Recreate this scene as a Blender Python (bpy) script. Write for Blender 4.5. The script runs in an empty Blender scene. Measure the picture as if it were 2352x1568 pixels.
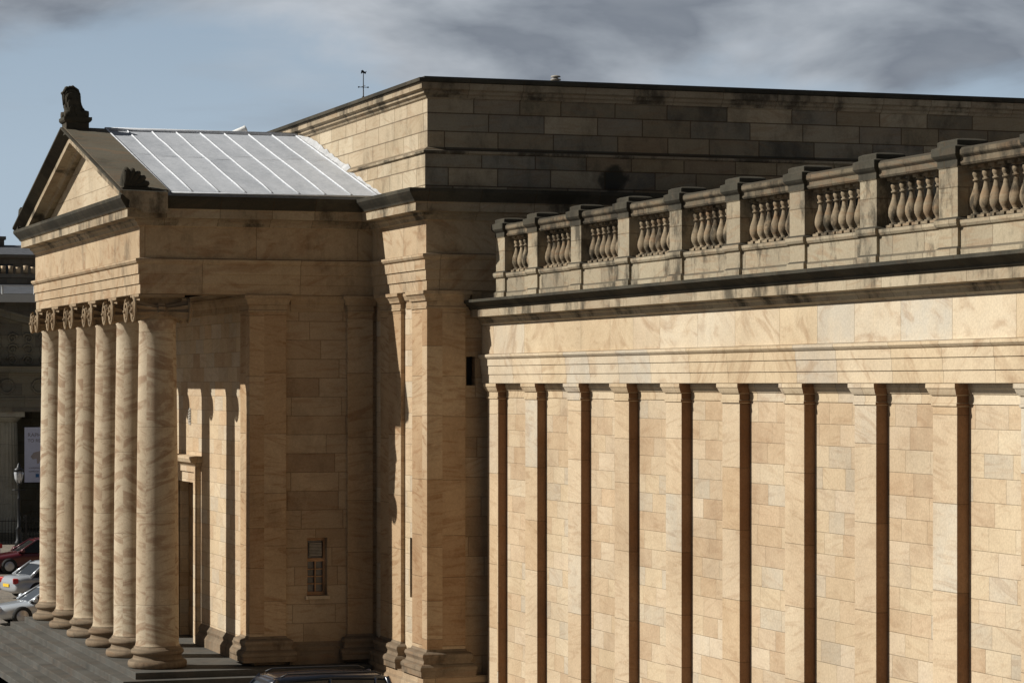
import bpy, bmesh, math, random
from mathutils import Vector, Matrix
random.seed(4)
scene = bpy.context.scene
COL = scene.collection
GZ = -7.8            # ground level (camera height is z = 0)
UC = 73.65           # portico axis

# ------------------------------------------------------------------ materials
class G:
    def __init__(s, name):
        s.m = bpy.data.materials.new(name); s.m.use_nodes = True
        s.nt = s.m.node_tree; s.b = s.nt.nodes['Principled BSDF']
    def n(s, t, **kw):
        nd = s.nt.nodes.new(t)
        for k, v in kw.items(): setattr(nd, k, v)
        return nd
    def link(s, a, b): s.nt.links.new(a, b)
    def put(s, sock, v):
        if v is None: return
        if hasattr(v, 'is_output'): s.link(v, sock)
        else:
            if isinstance(v, tuple) and len(v) == 3 and sock.type == 'RGBA': v = (*v, 1)
            sock.default_value = v
    def math(s, op, a, b=None, c=None, clamp=False):
        nd = s.n('ShaderNodeMath', operation=op, use_clamp=clamp)
        s.put(nd.inputs[0], a); s.put(nd.inputs[1], b); s.put(nd.inputs[2], c)
        return nd.outputs[0]
    def mix(s, f, a, b, mode='MIX'):
        nd = s.n('ShaderNodeMix', data_type='RGBA', blend_type=mode)
        s.put(nd.inputs[0], f); s.put(nd.inputs[6], a); s.put(nd.inputs[7], b)
        return nd.outputs[2]
    def comb(s, x, y, z):
        nd = s.n('ShaderNodeCombineXYZ')
        s.put(nd.inputs[0], x); s.put(nd.inputs[1], y); s.put(nd.inputs[2], z)
        return nd.outputs[0]
    def sep(s, v):
        nd = s.n('ShaderNodeSeparateXYZ'); s.link(v, nd.inputs[0]); return nd.outputs
    def noise(s, vec, scale=1, detail=4, rough=.55, dist=0):
        nd = s.n('ShaderNodeTexNoise'); s.put(nd.inputs['Vector'], vec)
        nd.inputs['Scale'].default_value = scale; nd.inputs['Detail'].default_value = detail
        nd.inputs['Roughness'].default_value = rough; nd.inputs['Distortion'].default_value = dist
        return nd.outputs['Fac']
    def ss(s, v, a, b, lo=0, hi=1):
        nd = s.n('ShaderNodeMapRange', interpolation_type='SMOOTHSTEP')
        s.put(nd.inputs[0], v); s.put(nd.inputs[1], a); s.put(nd.inputs[2], b)
        s.put(nd.inputs[3], lo); s.put(nd.inputs[4], hi)
        return nd.outputs[0]
    def ramp(s, f, stops, interp='LINEAR'):
        nd = s.n('ShaderNodeValToRGB'); s.link(f, nd.inputs[0]); r = nd.color_ramp
        r.interpolation = interp
        while len(r.elements) < len(stops): r.elements.new(.5)
        for e, (p, c) in zip(r.elements, stops):
            e.position = p; e.color = (*c, 1)
        return nd.outputs[0]

def stone(name, cols, h=.4, w=1., zoff=0., mode='ashlar', joint=.014, jdark=.45, streak=.45,
          streakcol=(.25, .125, .055), soot=.3, sootcol=(.035, .032, .025), topdark=.6, slo=.5, shi=.72,
          bump=.35, rough=.9, zs=6., tilt=5., vlo=.47, vhi=.68, gain=1., sscale=.85, spot=None):
    cols = [(min(.72, c[0]*gain), min(.7, c[1]*gain*1.025), min(.7, c[2]*gain)) for c in cols]
    g = G(name)
    geo = g.n('ShaderNodeNewGeometry')
    P = g.sep(geo.outputs['Position']); Nn = g.sep(geo.outputs['True Normal'])
    X, Y, Z = P[0], P[1], P[2]
    sel = g.math('GREATER_THAN', g.math('ABSOLUTE', Nn[1]), g.math('ABSOLUTE', Nn[0]))
    u = g.math('MULTIPLY_ADD', sel, g.math('SUBTRACT', X, Y), Y)
    jm = None
    if mode != 'plain':
        if mode == 'ashlar':
            zz = g.math('DIVIDE', g.math('SUBTRACT', Z, zoff), h)
            row = g.math('FLOOR', zz); fz = g.math('FRACT', zz)
            W = g.math('ADD', g.math('DIVIDE', u, w), g.math('MULTIPLY', row, 7.37))
            sc = w
        else:
            W = g.math('ADD', g.math('DIVIDE', Z, h), g.math('MULTIPLY', g.math('FLOOR', g.math('DIVIDE', g.math('ADD', X, Y), 1.39)), 5.13))
            sc = h
        v1 = g.n('ShaderNodeTexVoronoi', voronoi_dimensions='1D', feature='F1')
        v2 = g.n('ShaderNodeTexVoronoi', voronoi_dimensions='1D', feature='DISTANCE_TO_EDGE')
        for v in (v1, v2):
            g.link(W, v.inputs['W']); v.inputs['Scale'].default_value = 1; v.inputs['Randomness'].default_value = .75
        rc = g.n('ShaderNodeSeparateColor'); g.link(v1.outputs['Color'], rc.inputs[0])
        rnd, rnd2 = rc.outputs[0], rc.outputs[1]
        dj = g.math('MULTIPLY', v2.outputs['Distance'], sc)
        if mode == 'ashlar':
            dz = g.math('MULTIPLY', g.math('MINIMUM', fz, g.math('SUBTRACT', 1., fz)), h)
            dj = g.math('MINIMUM', dj, dz)
        jm = g.ss(dj, joint * .35, joint, 1, 0)
        k = len(cols)
        base = g.ramp(rnd, [(i / (k - 1) * .86 + .07, c) for i, c in enumerate(cols)])
        off = g.math('MULTIPLY', rnd2, 31.)
        tl = g.math('MULTIPLY', g.math('SUBTRACT', rnd2, .5), tilt)
        zc = g.math('ADD', g.math('MULTIPLY_ADD', Z, zs, off), g.math('MULTIPLY', tl, u))
    else:
        base = g.ramp(g.noise(geo.outputs['Position'], .9, 3), [(.3, cols[0]), (.5, cols[len(cols)//2]), (.7, cols[-1])])
        off = 0.
        zc = g.math('MULTIPLY', Z, zs)
    sv = g.comb(g.math('ADD', g.math('MULTIPLY', X, .9), off), g.math('MULTIPLY', Y, .9), zc)
    st = g.noise(sv, .8, 6, .6, 1.8)
    sm = g.ss(st, vlo, vhi)
    base = g.mix(g.math('MULTIPLY', sm, streak), base, streakcol)
    bl = g.noise(geo.outputs['Position'], 2.3, 5, .6)
    base = g.mix(g.ss(bl, .3, .7, 0, .3), base, tuple(min(1, c * 1.15) for c in cols[0]))
    lrg = g.noise(geo.outputs['Position'], .33, 4, .6)
    base = g.mix(1., base, g.ramp(lrg, [(.3, (.84, .80, .77)), (.65, (1.06, 1.06, 1.07))]), 'MULTIPLY')
    fine = g.noise(geo.outputs['Position'], 22, 4, .7)
    base = g.mix(1., base, g.ramp(fine, [(.3, (.84, .84, .84)), (.7, (1.08, 1.08, 1.08))]), 'MULTIPLY')
    big = g.noise(g.comb(X, Y, g.math('MULTIPLY', Z, .55)), sscale, 8, .7)
    sf = g.math('MULTIPLY', g.ss(big, slo, shi), soot)
    tf = g.math('MULTIPLY', g.ss(Nn[2], .15, .8), topdark)
    sf = g.math('MAXIMUM', sf, tf)
    if spot:
        (sx, sy, sz, rx, rz_) = spot
        dx = g.math('DIVIDE', g.math('SUBTRACT', X, sx), rx); dz2 = g.math('DIVIDE', g.math('SUBTRACT', Z, sz), rz_)
        r2 = g.math('ADD', g.math('MULTIPLY', dx, dx), g.math('MULTIPLY', dz2, dz2))
        r2 = g.math('ADD', r2, g.math('MULTIPLY', g.math('SUBTRACT', bl, .5), 4.))
        near = g.math('LESS_THAN', g.math('ABSOLUTE', g.math('SUBTRACT', Y, sy)), 1.)
        sf = g.math('MAXIMUM', sf, g.math('MULTIPLY', g.ss(r2, .4, 1.5, .85, 0), near))
    base = g.mix(sf, base, sootcol)
    if jm is not None:
        base = g.mix(g.math('MULTIPLY', jm, jdark), base, (.07, .045, .025))
    g.link(base, g.b.inputs['Base Color'])
    g.b.inputs['Roughness'].default_value = rough
    g.b.inputs['Specular IOR Level'].default_value = .1
    hgt = g.math('MULTIPLY_ADD', fine, .6, bl)
    if jm is not None: hgt = g.math('SUBTRACT', hgt, g.math('MULTIPLY', jm, 1.5))
    bp = g.n('ShaderNodeBump'); bp.inputs['Strength'].default_value = bump; bp.inputs['Distance'].default_value = .02
    g.link(hgt, bp.inputs['Height']); g.link(bp.outputs[0], g.b.inputs['Normal'])
    return g.m

def simple(name, col, rough=.6, metal=0., var=.15, nscale=6., spec=.5, coat=0.):
    g = G(name)
    geo = g.n('ShaderNodeNewGeometry')
    nz = g.noise(geo.outputs['Position'], nscale, 5, .6)
    a = tuple(c * (1 - var) for c in col); b = tuple(min(1, c * (1 + var)) for c in col)
    g.link(g.ramp(nz, [(.3, a), (.7, b)]), g.b.inputs['Base Color'])
    g.b.inputs['Roughness'].default_value = rough; g.b.inputs['Metallic'].default_value = metal
    g.b.inputs['Specular IOR Level'].default_value = spec; g.b.inputs['Coat Weight'].default_value = coat
    return g.m

WALLC = [(.53, .415, .285), (.46, .33, .215), (.55, .445, .32), (.50, .40, .29), (.41, .285, .185), (.52, .395, .27), (.56, .465, .36), (.45, .38, .295), (.51, .37, .245)]
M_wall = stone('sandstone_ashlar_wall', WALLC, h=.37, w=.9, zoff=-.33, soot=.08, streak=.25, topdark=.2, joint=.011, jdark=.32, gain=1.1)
M_pil = stone('sandstone_pilaster', [(.54, .415, .285), (.50, .37, .245), (.56, .45, .325), (.52, .395, .27), (.51, .445, .36), (.48, .345, .22)], h=1.25, mode='pil', soot=.06, streak=.32, topdark=.2, joint=.011, tilt=3., gain=1.1)
M_pilshade = stone('shade_toned_sandstone', [(.27, .15, .085), (.22, .12, .068), (.30, .175, .10), (.25, .135, .075)], h=1.25, mode='pil', soot=.3, streak=.4, topdark=.3, joint=.011)  # darker copy for pilaster flanks, shade put into the stone colour
M_pilb = stone('sandstone_pier', [(.46, .325, .205), (.39, .265, .16), (.49, .37, .25), (.43, .30, .185), (.36, .235, .14)], h=1.35, mode='pil', soot=.25, streak=.6, topdark=.3, joint=.013, tilt=3., gain=1.05)
M_frieze = stone('sandstone_frieze', [(.56, .445, .31), (.51, .39, .26), (.58, .48, .36), (.46, .42, .365), (.54, .415, .285)], h=.665, w=1.7, soot=.12, streak=.42, topdark=.4, zs=2., joint=.011, gain=1.08)
M_pfrieze = stone('sandstone_frieze_tall', [(.46, .34, .225), (.51, .40, .28), (.41, .30, .195), (.49, .375, .25)], h=.84, w=2.4, zoff=2.14, soot=.55, streak=.55, topdark=.5, zs=2.5)
M_corona = stone('sandstone_cornice', [(.42, .34, .245), (.33, .26, .18), (.46, .38, .275), (.28, .225, .16)], h=5., w=1.3, zoff=-2, soot=.8, streak=.35, topdark=.85, slo=.47, shi=.64)
M_dark = stone('soot_blackened_stone', [(.058, .053, .042), (.088, .078, .060), (.045, .042, .035), (.072, .065, .05)], h=5., w=1.3, zoff=-2, soot=.7, streak=.2, streakcol=(.16, .11, .07), topdark=.3, slo=.45, shi=.62, jdark=.7)
M_bal = stone('weathered_balustrade_stone', [(.34, .265, .18), (.43, .345, .24), (.23, .18, .125), (.38, .30, .205)], mode='plain', soot=.85, streak=.5, topdark=.9, slo=.48, shi=.62, sscale=2.4)
M_ped = stone('weathered_pedestal_stone', [(.36, .295, .21), (.26, .22, .165), (.43, .36, .26), (.30, .255, .19)], h=5., w=1.2, zoff=-2, soot=.8, streak=.35, topdark=.92, slo=.49, shi=.64, sscale=1.1)
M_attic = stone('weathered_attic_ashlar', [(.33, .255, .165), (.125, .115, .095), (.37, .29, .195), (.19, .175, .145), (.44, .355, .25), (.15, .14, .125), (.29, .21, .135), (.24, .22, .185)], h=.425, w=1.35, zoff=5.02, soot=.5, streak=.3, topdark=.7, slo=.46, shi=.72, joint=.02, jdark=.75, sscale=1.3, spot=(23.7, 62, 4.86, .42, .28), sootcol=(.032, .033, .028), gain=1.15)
M_atticlit = stone('attic_ashlar_lit', [(.50, .41, .30), (.41, .325, .225), (.54, .455, .34), (.46, .37, .265)], h=.425, w=1.2, zoff=5.02, soot=.42, streak=.3, topdark=.5, joint=.022, jdark=.6)  # paler copy of the attic stone, sunlight put into its colour
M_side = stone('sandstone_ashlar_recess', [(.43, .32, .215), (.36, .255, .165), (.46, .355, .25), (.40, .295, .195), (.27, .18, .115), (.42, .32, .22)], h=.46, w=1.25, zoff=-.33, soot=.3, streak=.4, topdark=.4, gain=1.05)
M_col = stone('sandstone_column', [(.53, .43, .315), (.48, .37, .26), (.55, .46, .345), (.51, .405, .29)], h=1.9, mode='pil', joint=.009, soot=.12, streak=.75, streakcol=(.27, .165, .10), topdark=.4, zs=3.4, tilt=3.2, vlo=.46, vhi=.62)
M_cap = stone('sandstone_capital', [(.29, .21, .135), (.36, .27, .18), (.22, .16, .105)], mode='plain', soot=.75, streak=.3, topdark=.6, sscale=2.4)
M_pcap = stone('sandstone_pilaster_capital', [(.40, .29, .185), (.46, .345, .23), (.34, .24, .15)], mode='plain', soot=.5, streak=.35, topdark=.6, sscale=2.)
M_base = stone('sandstone_base', [(.20, .15, .105), (.27, .205, .145), (.16, .125, .09)], mode='plain', soot=.65, streak=.3, topdark=.35, sscale=2.)
M_step = stone('grey_stone_step', [(.085, .083, .077), (.105, .10, .092), (.072, .07, .065)], mode='plain', soot=.35, streak=.1, topdark=0., sscale=2.)
M_tym = stone('sandstone_tympanum', [(.52, .425, .31), (.47, .37, .26), (.56, .465, .35)], h=.62, w=2.2, zoff=4.4, soot=.2, streak=.4, topdark=.4)
M_rsa = stone('grey_classical_stone', [(.22, .21, .175), (.27, .25, .20), (.17, .16, .14)], h=.6, w=1.5, soot=.6, streak=.2, topdark=.3)
M_rsacol = stone('pale_doric_stone', [(.48, .46, .40), (.55, .53, .45), (.42, .40, .34)], h=1.4, mode='pil', soot=.3, streak=.2, topdark=.3)
M_ten = stone('tenement_stone', [(.17, .155, .135), (.22, .20, .17), (.13, .12, .11)], h=.35, w=.8, soot=.5, streak=.2)
M_cope = stone('lichen_coping_stone', [(.14, .12, .09), (.175, .15, .115), (.11, .097, .075)], h=5, w=2.1, zoff=-2, soot=.5, topdark=.1, streak=.3)
M_slate = simple('slate_roofing', (.075, .08, .09), .7, nscale=3, var=.3)
M_pot = simple('clay_chimney_pot', (.50, .38, .25), .8, nscale=2, var=.35)
M_black = simple('black_painted_iron', (.012, .013, .015), .45)
M_wood = simple('varnished_wood', (.38, .21, .10), .5, nscale=4, var=.3)
M_doorw = simple('gilded_oak_door', (.20, .11, .035), .45, nscale=3, var=.3)
M_glassd = simple('dark_window_glass', (.015, .018, .02), .08, var=.1)
M_glassp = simple('dusty_window_pane', (.09, .095, .10), .2, var=.6, nscale=4)
M_int = simple('dark_recess', (.012, .010, .009), .9)
M_glazed = simple('frosted_roof_glazing', (.55, .57, .62), .3, nscale=2, var=.08)
M_lead = simple('lead_sheet', (.07, .07, .072), .7, nscale=2.5, var=.3)
M_vent = simple('pale_vent_slats', (.34, .31, .26), .6)
M_white = simple('white_painted_metal', (.75, .75, .73), .5, var=.05)
M_tyre = simple('rubber_tyre', (.02, .02, .02), .8)
M_rim = simple('alloy_rim', (.5, .5, .52), .35, .8)
M_red = simple('red_lamp_lens', (.45, .02, .015), .2)
M_clear = simple('clear_lamp_lens', (.6, .62, .65), .1, .3)
M_yplate = simple('yellow_plate', (.75, .5, .03), .5)
M_wplate = simple('white_plate', (.75, .75, .72), .5)
M_plastic = simple('black_trim', (.02, .02, .022), .55)

def metal_roof():
    g = G('zinc_roof_sheet')
    geo = g.n('ShaderNodeNewGeometry'); P = g.sep(geo.outputs['Position'])
    a = g.noise(geo.outputs['Position'], 9, 6, .7); b = g.noise(g.comb(P[0], g.math('MULTIPLY', P[1], .35), 0.), 2.2, 5, .65)
    wn = g.n('ShaderNodeTexWhiteNoise', noise_dimensions='2D')
    g.link(g.comb(g.math('FLOOR', g.math('DIVIDE', g.math('SUBTRACT', P[0], 14.2), .66)), g.math('GREATER_THAN', P[1], 70.), 0.), wn.inputs['Vector'])
    f = g.math('ADD', g.math('MULTIPLY_ADD', a, .45, g.math('MULTIPLY', b, .45)), g.math('MULTIPLY', wn.outputs['Value'], .09))
    c = g.ramp(f, [(.34, (.32, .34, .37)), (.5, (.42, .44, .47)), (.66, (.52, .54, .57))])
    sp = g.noise(geo.outputs['Position'], 34, 3, .6)
    c = g.mix(g.ss(sp, .6, .68, 0, .45), c, (.18, .19, .20))
    g.link(c, g.b.inputs['Base Color']); g.b.inputs['Roughness'].default_value = .9; g.b.inputs['Specular IOR Level'].default_value = .15
    return g.m
M_zinc = metal_roof()
M_zincl = simple('zinc_batten', (.60, .62, .65), .8, var=.15, spec=.15)

def ground_mat():
    g = G('stone_setts')
    geo = g.n('ShaderNodeNewGeometry')
    v = g.n('ShaderNodeTexVoronoi', feature='DISTANCE_TO_EDGE'); v.inputs['Scale'].default_value = 5
    v2 = g.n('ShaderNodeTexVoronoi'); v2.inputs['Scale'].default_value = 5
    g.link(geo.outputs['Position'], v.inputs['Vector']); g.link(geo.outputs['Position'], v2.inputs['Vector'])
    rc = g.n('ShaderNodeSeparateColor'); g.link(v2.outputs['Color'], rc.inputs[0])
    c = g.ramp(rc.outputs[0], [(0, (.17, .145, .115)), (.5, (.24, .205, .16)), (1, (.13, .115, .10))])
    c = g.mix(g.ss(v.outputs['Distance'], .02, .08, .7, 0), c, (.04, .036, .03))
    big = g.noise(geo.outputs['Position'], .15, 5)
    c = g.mix(g.ss(big, .4, .7, 0, .4), c, (.30, .25, .19))
    g.link(c, g.b.inputs['Base Color']); g.b.inputs['Roughness'].default_value = .85
    return g.m
M_ground = ground_mat()
M_asph = simple('asphalt', (.055, .053, .05), .9, nscale=8, var=.3)

# ------------------------------------------------------------------ mesh helpers
def box(bm, x0, x1, y0, y1, z0, z1, mi=0):
    v = [bm.verts.new(p) for p in ((x0,y0,z0),(x1,y0,z0),(x1,y1,z0),(x0,y1,z0),(x0,y0,z1),(x1,y0,z1),(x1,y1,z1),(x0,y1,z1))]
    for f in ((0,3,2,1),(4,5,6,7),(0,1,5,4),(1,2,6,5),(2,3,7,6),(3,0,4,7)):
        bm.faces.new([v[i] for i in f]).material_index = mi
def prism(bm, prof, axis, a0, a1, mi=0):
    f1 = [bm.verts.new((x, a0, z)) for x, z in prof]; f2 = [bm.verts.new((x, a1, z)) for x, z in prof]
    bm.faces.new(f1); bm.faces.new(f2[::-1]); k = len(prof)
    for i in range(k): bm.faces.new((f1[i], f1[(i+1)%k], f2[(i+1)%k], f2[i])).material_index = mi
def rlathe(bm, x0, x1, y0, y1, prof, mi=0, mats=None):
    rings = []
    for o, z in prof:
        rings.append([bm.verts.new(p) for p in ((x0-o,y0-o,z),(x1+o,y0-o,z),(x1+o,y1+o,z),(x0-o,y1+o,z))])
    for k, (a, b) in enumerate(zip(rings, rings[1:])):
        for i in range(4):
            f = bm.faces.new((a[i], a[(i+1)%4], b[(i+1)%4], b[i])); f.material_index = mats[k] if mats else mi
    bm.faces.new(rings[0][::-1]).material_index = mi; bm.faces.new(rings[-1]).material_index = mats[-1] if mats else mi
def lathe(bm, cx, cy, prof, seg=24, mi=0, flute=0, smooth=True, cap=True):
    rings = []
    for r, z in prof:
        ring = []
        for i in range(seg):
            a = 2 * math.pi * i / seg
            rr = r * (1 - flute * (i % 2)) if flute else r
            ring.append(bm.verts.new((cx + rr * math.cos(a), cy + rr * math.sin(a), z)))
        rings.append(ring)
    for a, b in zip(rings, rings[1:]):
        for i in range(seg):
            f = bm.faces.new((a[i], a[(i+1)%seg], b[(i+1)%seg], b[i])); f.smooth = smooth; f.material_index = mi
    if cap:
        bm.faces.new(rings[0][::-1]).material_index = mi; bm.faces.new(rings[-1]).material_index = mi
def axlathe(bm, prof, c, axis, seg=16, mi=0, flute=0):
    ax = Vector(axis).normalized(); q = Vector((0,0,1)).rotation_difference(ax); c = Vector(c)
    rings = []
    for r, t in prof:
        ring = []
        for i in range(seg):
            a = 2*math.pi*i/seg; rr = r*(1-flute*(i%2))
            ring.append(bm.verts.new(c + q @ Vector((rr*math.cos(a), rr*math.sin(a), t))))
        rings.append(ring)
    for a, b in zip(rings, rings[1:]):
        for i in range(seg):
            f = bm.faces.new((a[i], a[(i+1)%seg], b[(i+1)%seg], b[i])); f.smooth = not flute; f.material_index = mi
    bm.faces.new(rings[0][::-1]).material_index = mi; bm.faces.new(rings[-1]).material_index = mi
def sweep(bm, path, prof, mats=None):
    n = len(path); P = [Vector(p) for p in path]; nor = []
    for i in range(n - 1):
        d = (P[i+1] - P[i]).normalized(); nor.append(Vector((-d.y, d.x)))
    rings = []
    for i in range(n):
        if i == 0: m = nor[0]
        elif i == n - 1: m = nor[-1]
        else:
            m = nor[i-1] + nor[i]; m = m / (m.dot(nor[i]))
        rings.append([bm.verts.new((P[i].x + m.x*o, P[i].y + m.y*o, z)) for o, z in prof])
    k = len(prof)
    for a, b in zip(rings, rings[1:]):
        for i in range(k):
            f = bm.faces.new((a[i], b[i], b[(i+1)%k], a[(i+1)%k]))
            if mats: f.material_index = mats[i]
    bm.faces.new(rings[0]); bm.faces.new(rings[-1][::-1])
def tube(bm, pts, rad, seg=8, mi=0):
    rings = []; pts = [Vector(p) for p in pts]
    for i, p in enumerate(pts):
        d = (pts[min(i+1, len(pts)-1)] - pts[max(i-1, 0)]).normalized()
        q = Vector((0,0,1)).rotation_difference(d)
        r = rad[i] if isinstance(rad, (list, tuple)) else rad
        rings.append([bm.verts.new(p + q @ Vector((r*math.cos(2*math.pi*j/seg), r*math.sin(2*math.pi*j/seg), 0))) for j in range(seg)])
    for a, b in zip(rings, rings[1:]):
        for i in range(seg):
            f = bm.faces.new((a[i], a[(i+1)%seg], b[(i+1)%seg], b[i])); f.smooth = True; f.material_index = mi
    bm.faces.new(rings[0][::-1]); bm.faces.new(rings[-1])
def panel(bm, axis, c, t, a0, a1, z0, z1, holes=(), mi=0):
    def bx(p0, p1, q0, q1):
        if p1 - p0 < 1e-4 or q1 - q0 < 1e-4: return
        if axis == 'X': box(bm, c, c+t, p0, p1, q0, q1, mi)
        else: box(bm, p0, p1, c, c+t, q0, q1, mi)
    cur = a0
    for h0, h1, k0, k1 in sorted(holes):
        bx(cur, h0, z0, z1); bx(h0, h1, z0, k0); bx(h0, h1, k1, z1); cur = h1
    bx(cur, a1, z0, z1)

def obj(name, bm, mats, parent=None, loc=None, bevel=0., label=None):
    bmesh.ops.recalc_face_normals(bm, faces=bm.faces)
    me = bpy.data.meshes.new(name); bm.to_mesh(me); bm.free()
    for m in (mats if isinstance(mats, (list, tuple)) else [mats]): me.materials.append(m)
    o = bpy.data.objects.new(name, me); COL.objects.link(o)
    if loc is not None: o.location = loc
    if parent: attach(o, parent)
    if bevel:
        b = o.modifiers.new('bevel', 'BEVEL'); b.width = bevel; b.segments = 2; b.limit_method = 'ANGLE'
    if label: o['label'] = label
    return o
def attach(o, parent):
    o.parent = parent
    if parent.type == 'EMPTY' and parent.parent is None and not parent.get('localparent'):
        o.matrix_parent_inverse = Matrix.Translation(-Vector(parent.location))
def thing(name, loc, label, cat, group=None):
    e = bpy.data.objects.new(name, None); COL.objects.link(e); e.location = loc; e.empty_display_size = .5
    e['label'] = label; e['category'] = cat
    if group: e['group'] = group
    return e
def copytree(src, loc, name=None):
    o = src.copy(); COL.objects.link(o); o.location = loc
    for ch in src.children:
        c = ch.copy(); COL.objects.link(c); c.parent = o
        c.matrix_parent_inverse = ch.matrix_parent_inverse.copy()
    return o
B = bmesh.new

# ------------------------------------------------------------------ museum
MUS = thing('museum_building', (30, UC, GZ), 'honey sandstone neoclassical museum with columned portico, pilastered wall and balustrade', 'building')

XF, YN, YF = 13.02, 65.9, 81.4        # portico front, near, far
TX, TN, TF = 18.8, 61.4, 85.9         # transept front, near, far
path = [(46, TN), (TX, TN), (TX, YN), (XF, YN), (XF, YF), (TX, YF), (TX, TF), (46, TF)]
prof = [(0,2.14),(0,2.38),(.03,2.385),(.03,2.62),(.06,2.625),(.06,2.85),(.10,2.88),(.13,2.93),(.13,2.98),(.02,3.0),(.02,3.74),
        (.07,3.77),(.10,3.84),(.16,3.88),(.16,3.93),(.38,3.95),(.38,4.13),(.42,4.16),(.44,4.20),(.53,4.31),(.58,4.38),(.58,4.46),(-.85,4.50),(-.85,2.14)]
mats = [0]*11 + [1]*6 + [2]*6 + [0]
bm = B(); sweep(bm, path, prof, mats)
obj('entablature', bm, [M_pfrieze, M_corona, M_dark], MUS)

# --- pediment
RZ0, RZ1 = 4.49, 6.70
def rz(y):
    return RZ0 + (RZ1-RZ0) * (1 - abs(y-UC)/(UC-65.3))
bm = B()
rp = [(-.55,-.45),(.05,-.45),(.09,-.38),(.14,-.36),(.36,-.33),(.36,-.17),(.40,-.14),(.44,-.11),(.53,-.03),(.60,.02),(.60,.07),(-.55,.05)]
rings = [[bm.verts.new((XF-o, y, rz(y)+dz)) for o, dz in rp] for y in (65.30, UC, 2*UC-65.30)]
for a, b in zip(rings, rings[1:]):
    for i in range(len(rp)):
        f = bm.faces.new((a[i], b[i], b[(i+1)%len(rp)], a[(i+1)%len(rp)])); f.material_index = 1 if 5 <= i <= 11 else 0
bm.faces.new(rings[0]); bm.faces.new(rings[-1][::-1])
ped = obj('pediment', bm, [M_corona, M_dark], MUS)
bm = B()
a = [(13.12, 66.3, 4.42), (13.12, 2*UC-66.3, 4.42), (13.12, UC, 6.45)]
va = [bm.verts.new(p) for p in a]; vb = [bm.verts.new((p[0]+.4, p[1], p[2])) for p in a]
bm.faces.new(va); bm.faces.new(vb[::-1])
for i in range(3): bm.faces.new((va[i], va[(i+1)%3], vb[(i+1)%3], vb[i]))
o = obj('tympanum', bm, M_tym); o.parent = ped
for s in (1, -1):
    bm = B()
    y0 = UC - s*(UC-65.5)
    v = [bm.verts.new(p) for p in ((12.50,y0,rz(y0)+.085),(13.62,y0,rz(y0)+.07),(13.62,UC,rz(UC)+.07),(12.50,UC,rz(UC)+.085),
                                   (12.50,y0,rz(y0)+.04),(13.62,y0,rz(y0)+.02),(13.62,UC,rz(UC)+.02),(12.50,UC,rz(UC)+.04))]
    for f in ((0,3,2,1),(4,5,6,7),(0,1,5,4),(1,2,6,5),(2,3,7,6),(3,0,4,7)): bm.faces.new([v[i] for i in f])
    o = obj('coping', bm, M_cope); o.parent = ped

# --- metal roof
bm = B()
XR0, XR1 = 13.62, 18.98
for s in (1, -1):
    y0 = UC - s*(UC-65.55); zt = rz(y0)+.02
    ve = [bm.verts.new(p) for p in ((XR0,y0,zt),(XR1,y0,zt),(XR1,UC,rz(UC)+.02),(XR0,UC,rz(UC)+.02),(XR0,y0,zt-.12),(XR1,y0,zt-.12),(XR1,UC,rz(UC)-.1),(XR0,UC,rz(UC)-.1))]
    for f in ((0,3,2,1),(4,5,6,7),(0,1,5,4),(1,2,6,5),(2,3,7,6),(3,0,4,7)): bm.faces.new([ve[i] for i in f])
roof = obj('metal_roof', bm, M_zinc, MUS)
bm = B()
random.seed(12)
for s in (1, -1):
    y0 = UC - s*(UC-65.55)
    for k in range(8):
        x = 14.2 + k*.66
        pts = []
        for j in range(9):
            yy = y0+(UC-y0)*j/8; pts.append((x+random.uniform(-.012,.012), yy, rz(yy)+.03))
        tube(bm, pts, .022, 6)
    for k in range(-1, 7):
        x0 = 14.2+k*.66; yy = UC - s*(UC-65.55)*(.46+random.uniform(-.05,.05))
        tube(bm, [(max(13.66,x0), yy, rz(yy)+.02), (x0+.66, yy, rz(yy)+.02)], .008, 5)
tube(bm, [(13.6, UC, rz(UC)+.05), (18.98, UC, rz(UC)+.05)], .055, 8)
tube(bm, [(13.64, 65.55, rz(65.55)+.03), (13.64, UC, rz(UC)+.05)], .035, 6)
tube(bm, [(13.7, 65.52, rz(65.5)+.0), (18.95, 65.52, rz(65.5)+.0)], .025, 6)
o = obj('roof_batten', bm, M_zincl); o.parent = roof; o['kind'] = 'stuff'
bm = B(); up, lo = [], []
for j in range(33):
    yy = 65.4 + (UC+.2-65.4)*j/32
    up.append(bm.verts.new((18.975, yy, rz(max(yy,65.3))+.13+random.uniform(-.04,.06)))); lo.append(bm.verts.new((18.88+random.uniform(-.04,.04), yy, rz(max(yy,65.3))+.035)))
for j in range(32): bm.faces.new((up[j], up[j+1], lo[j+1], lo[j]))
o = obj('roof_flashing', bm, simple('painted_flashing', (.45, .46, .47), .85, var=.2, spec=.1)); o.parent = roof

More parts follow.
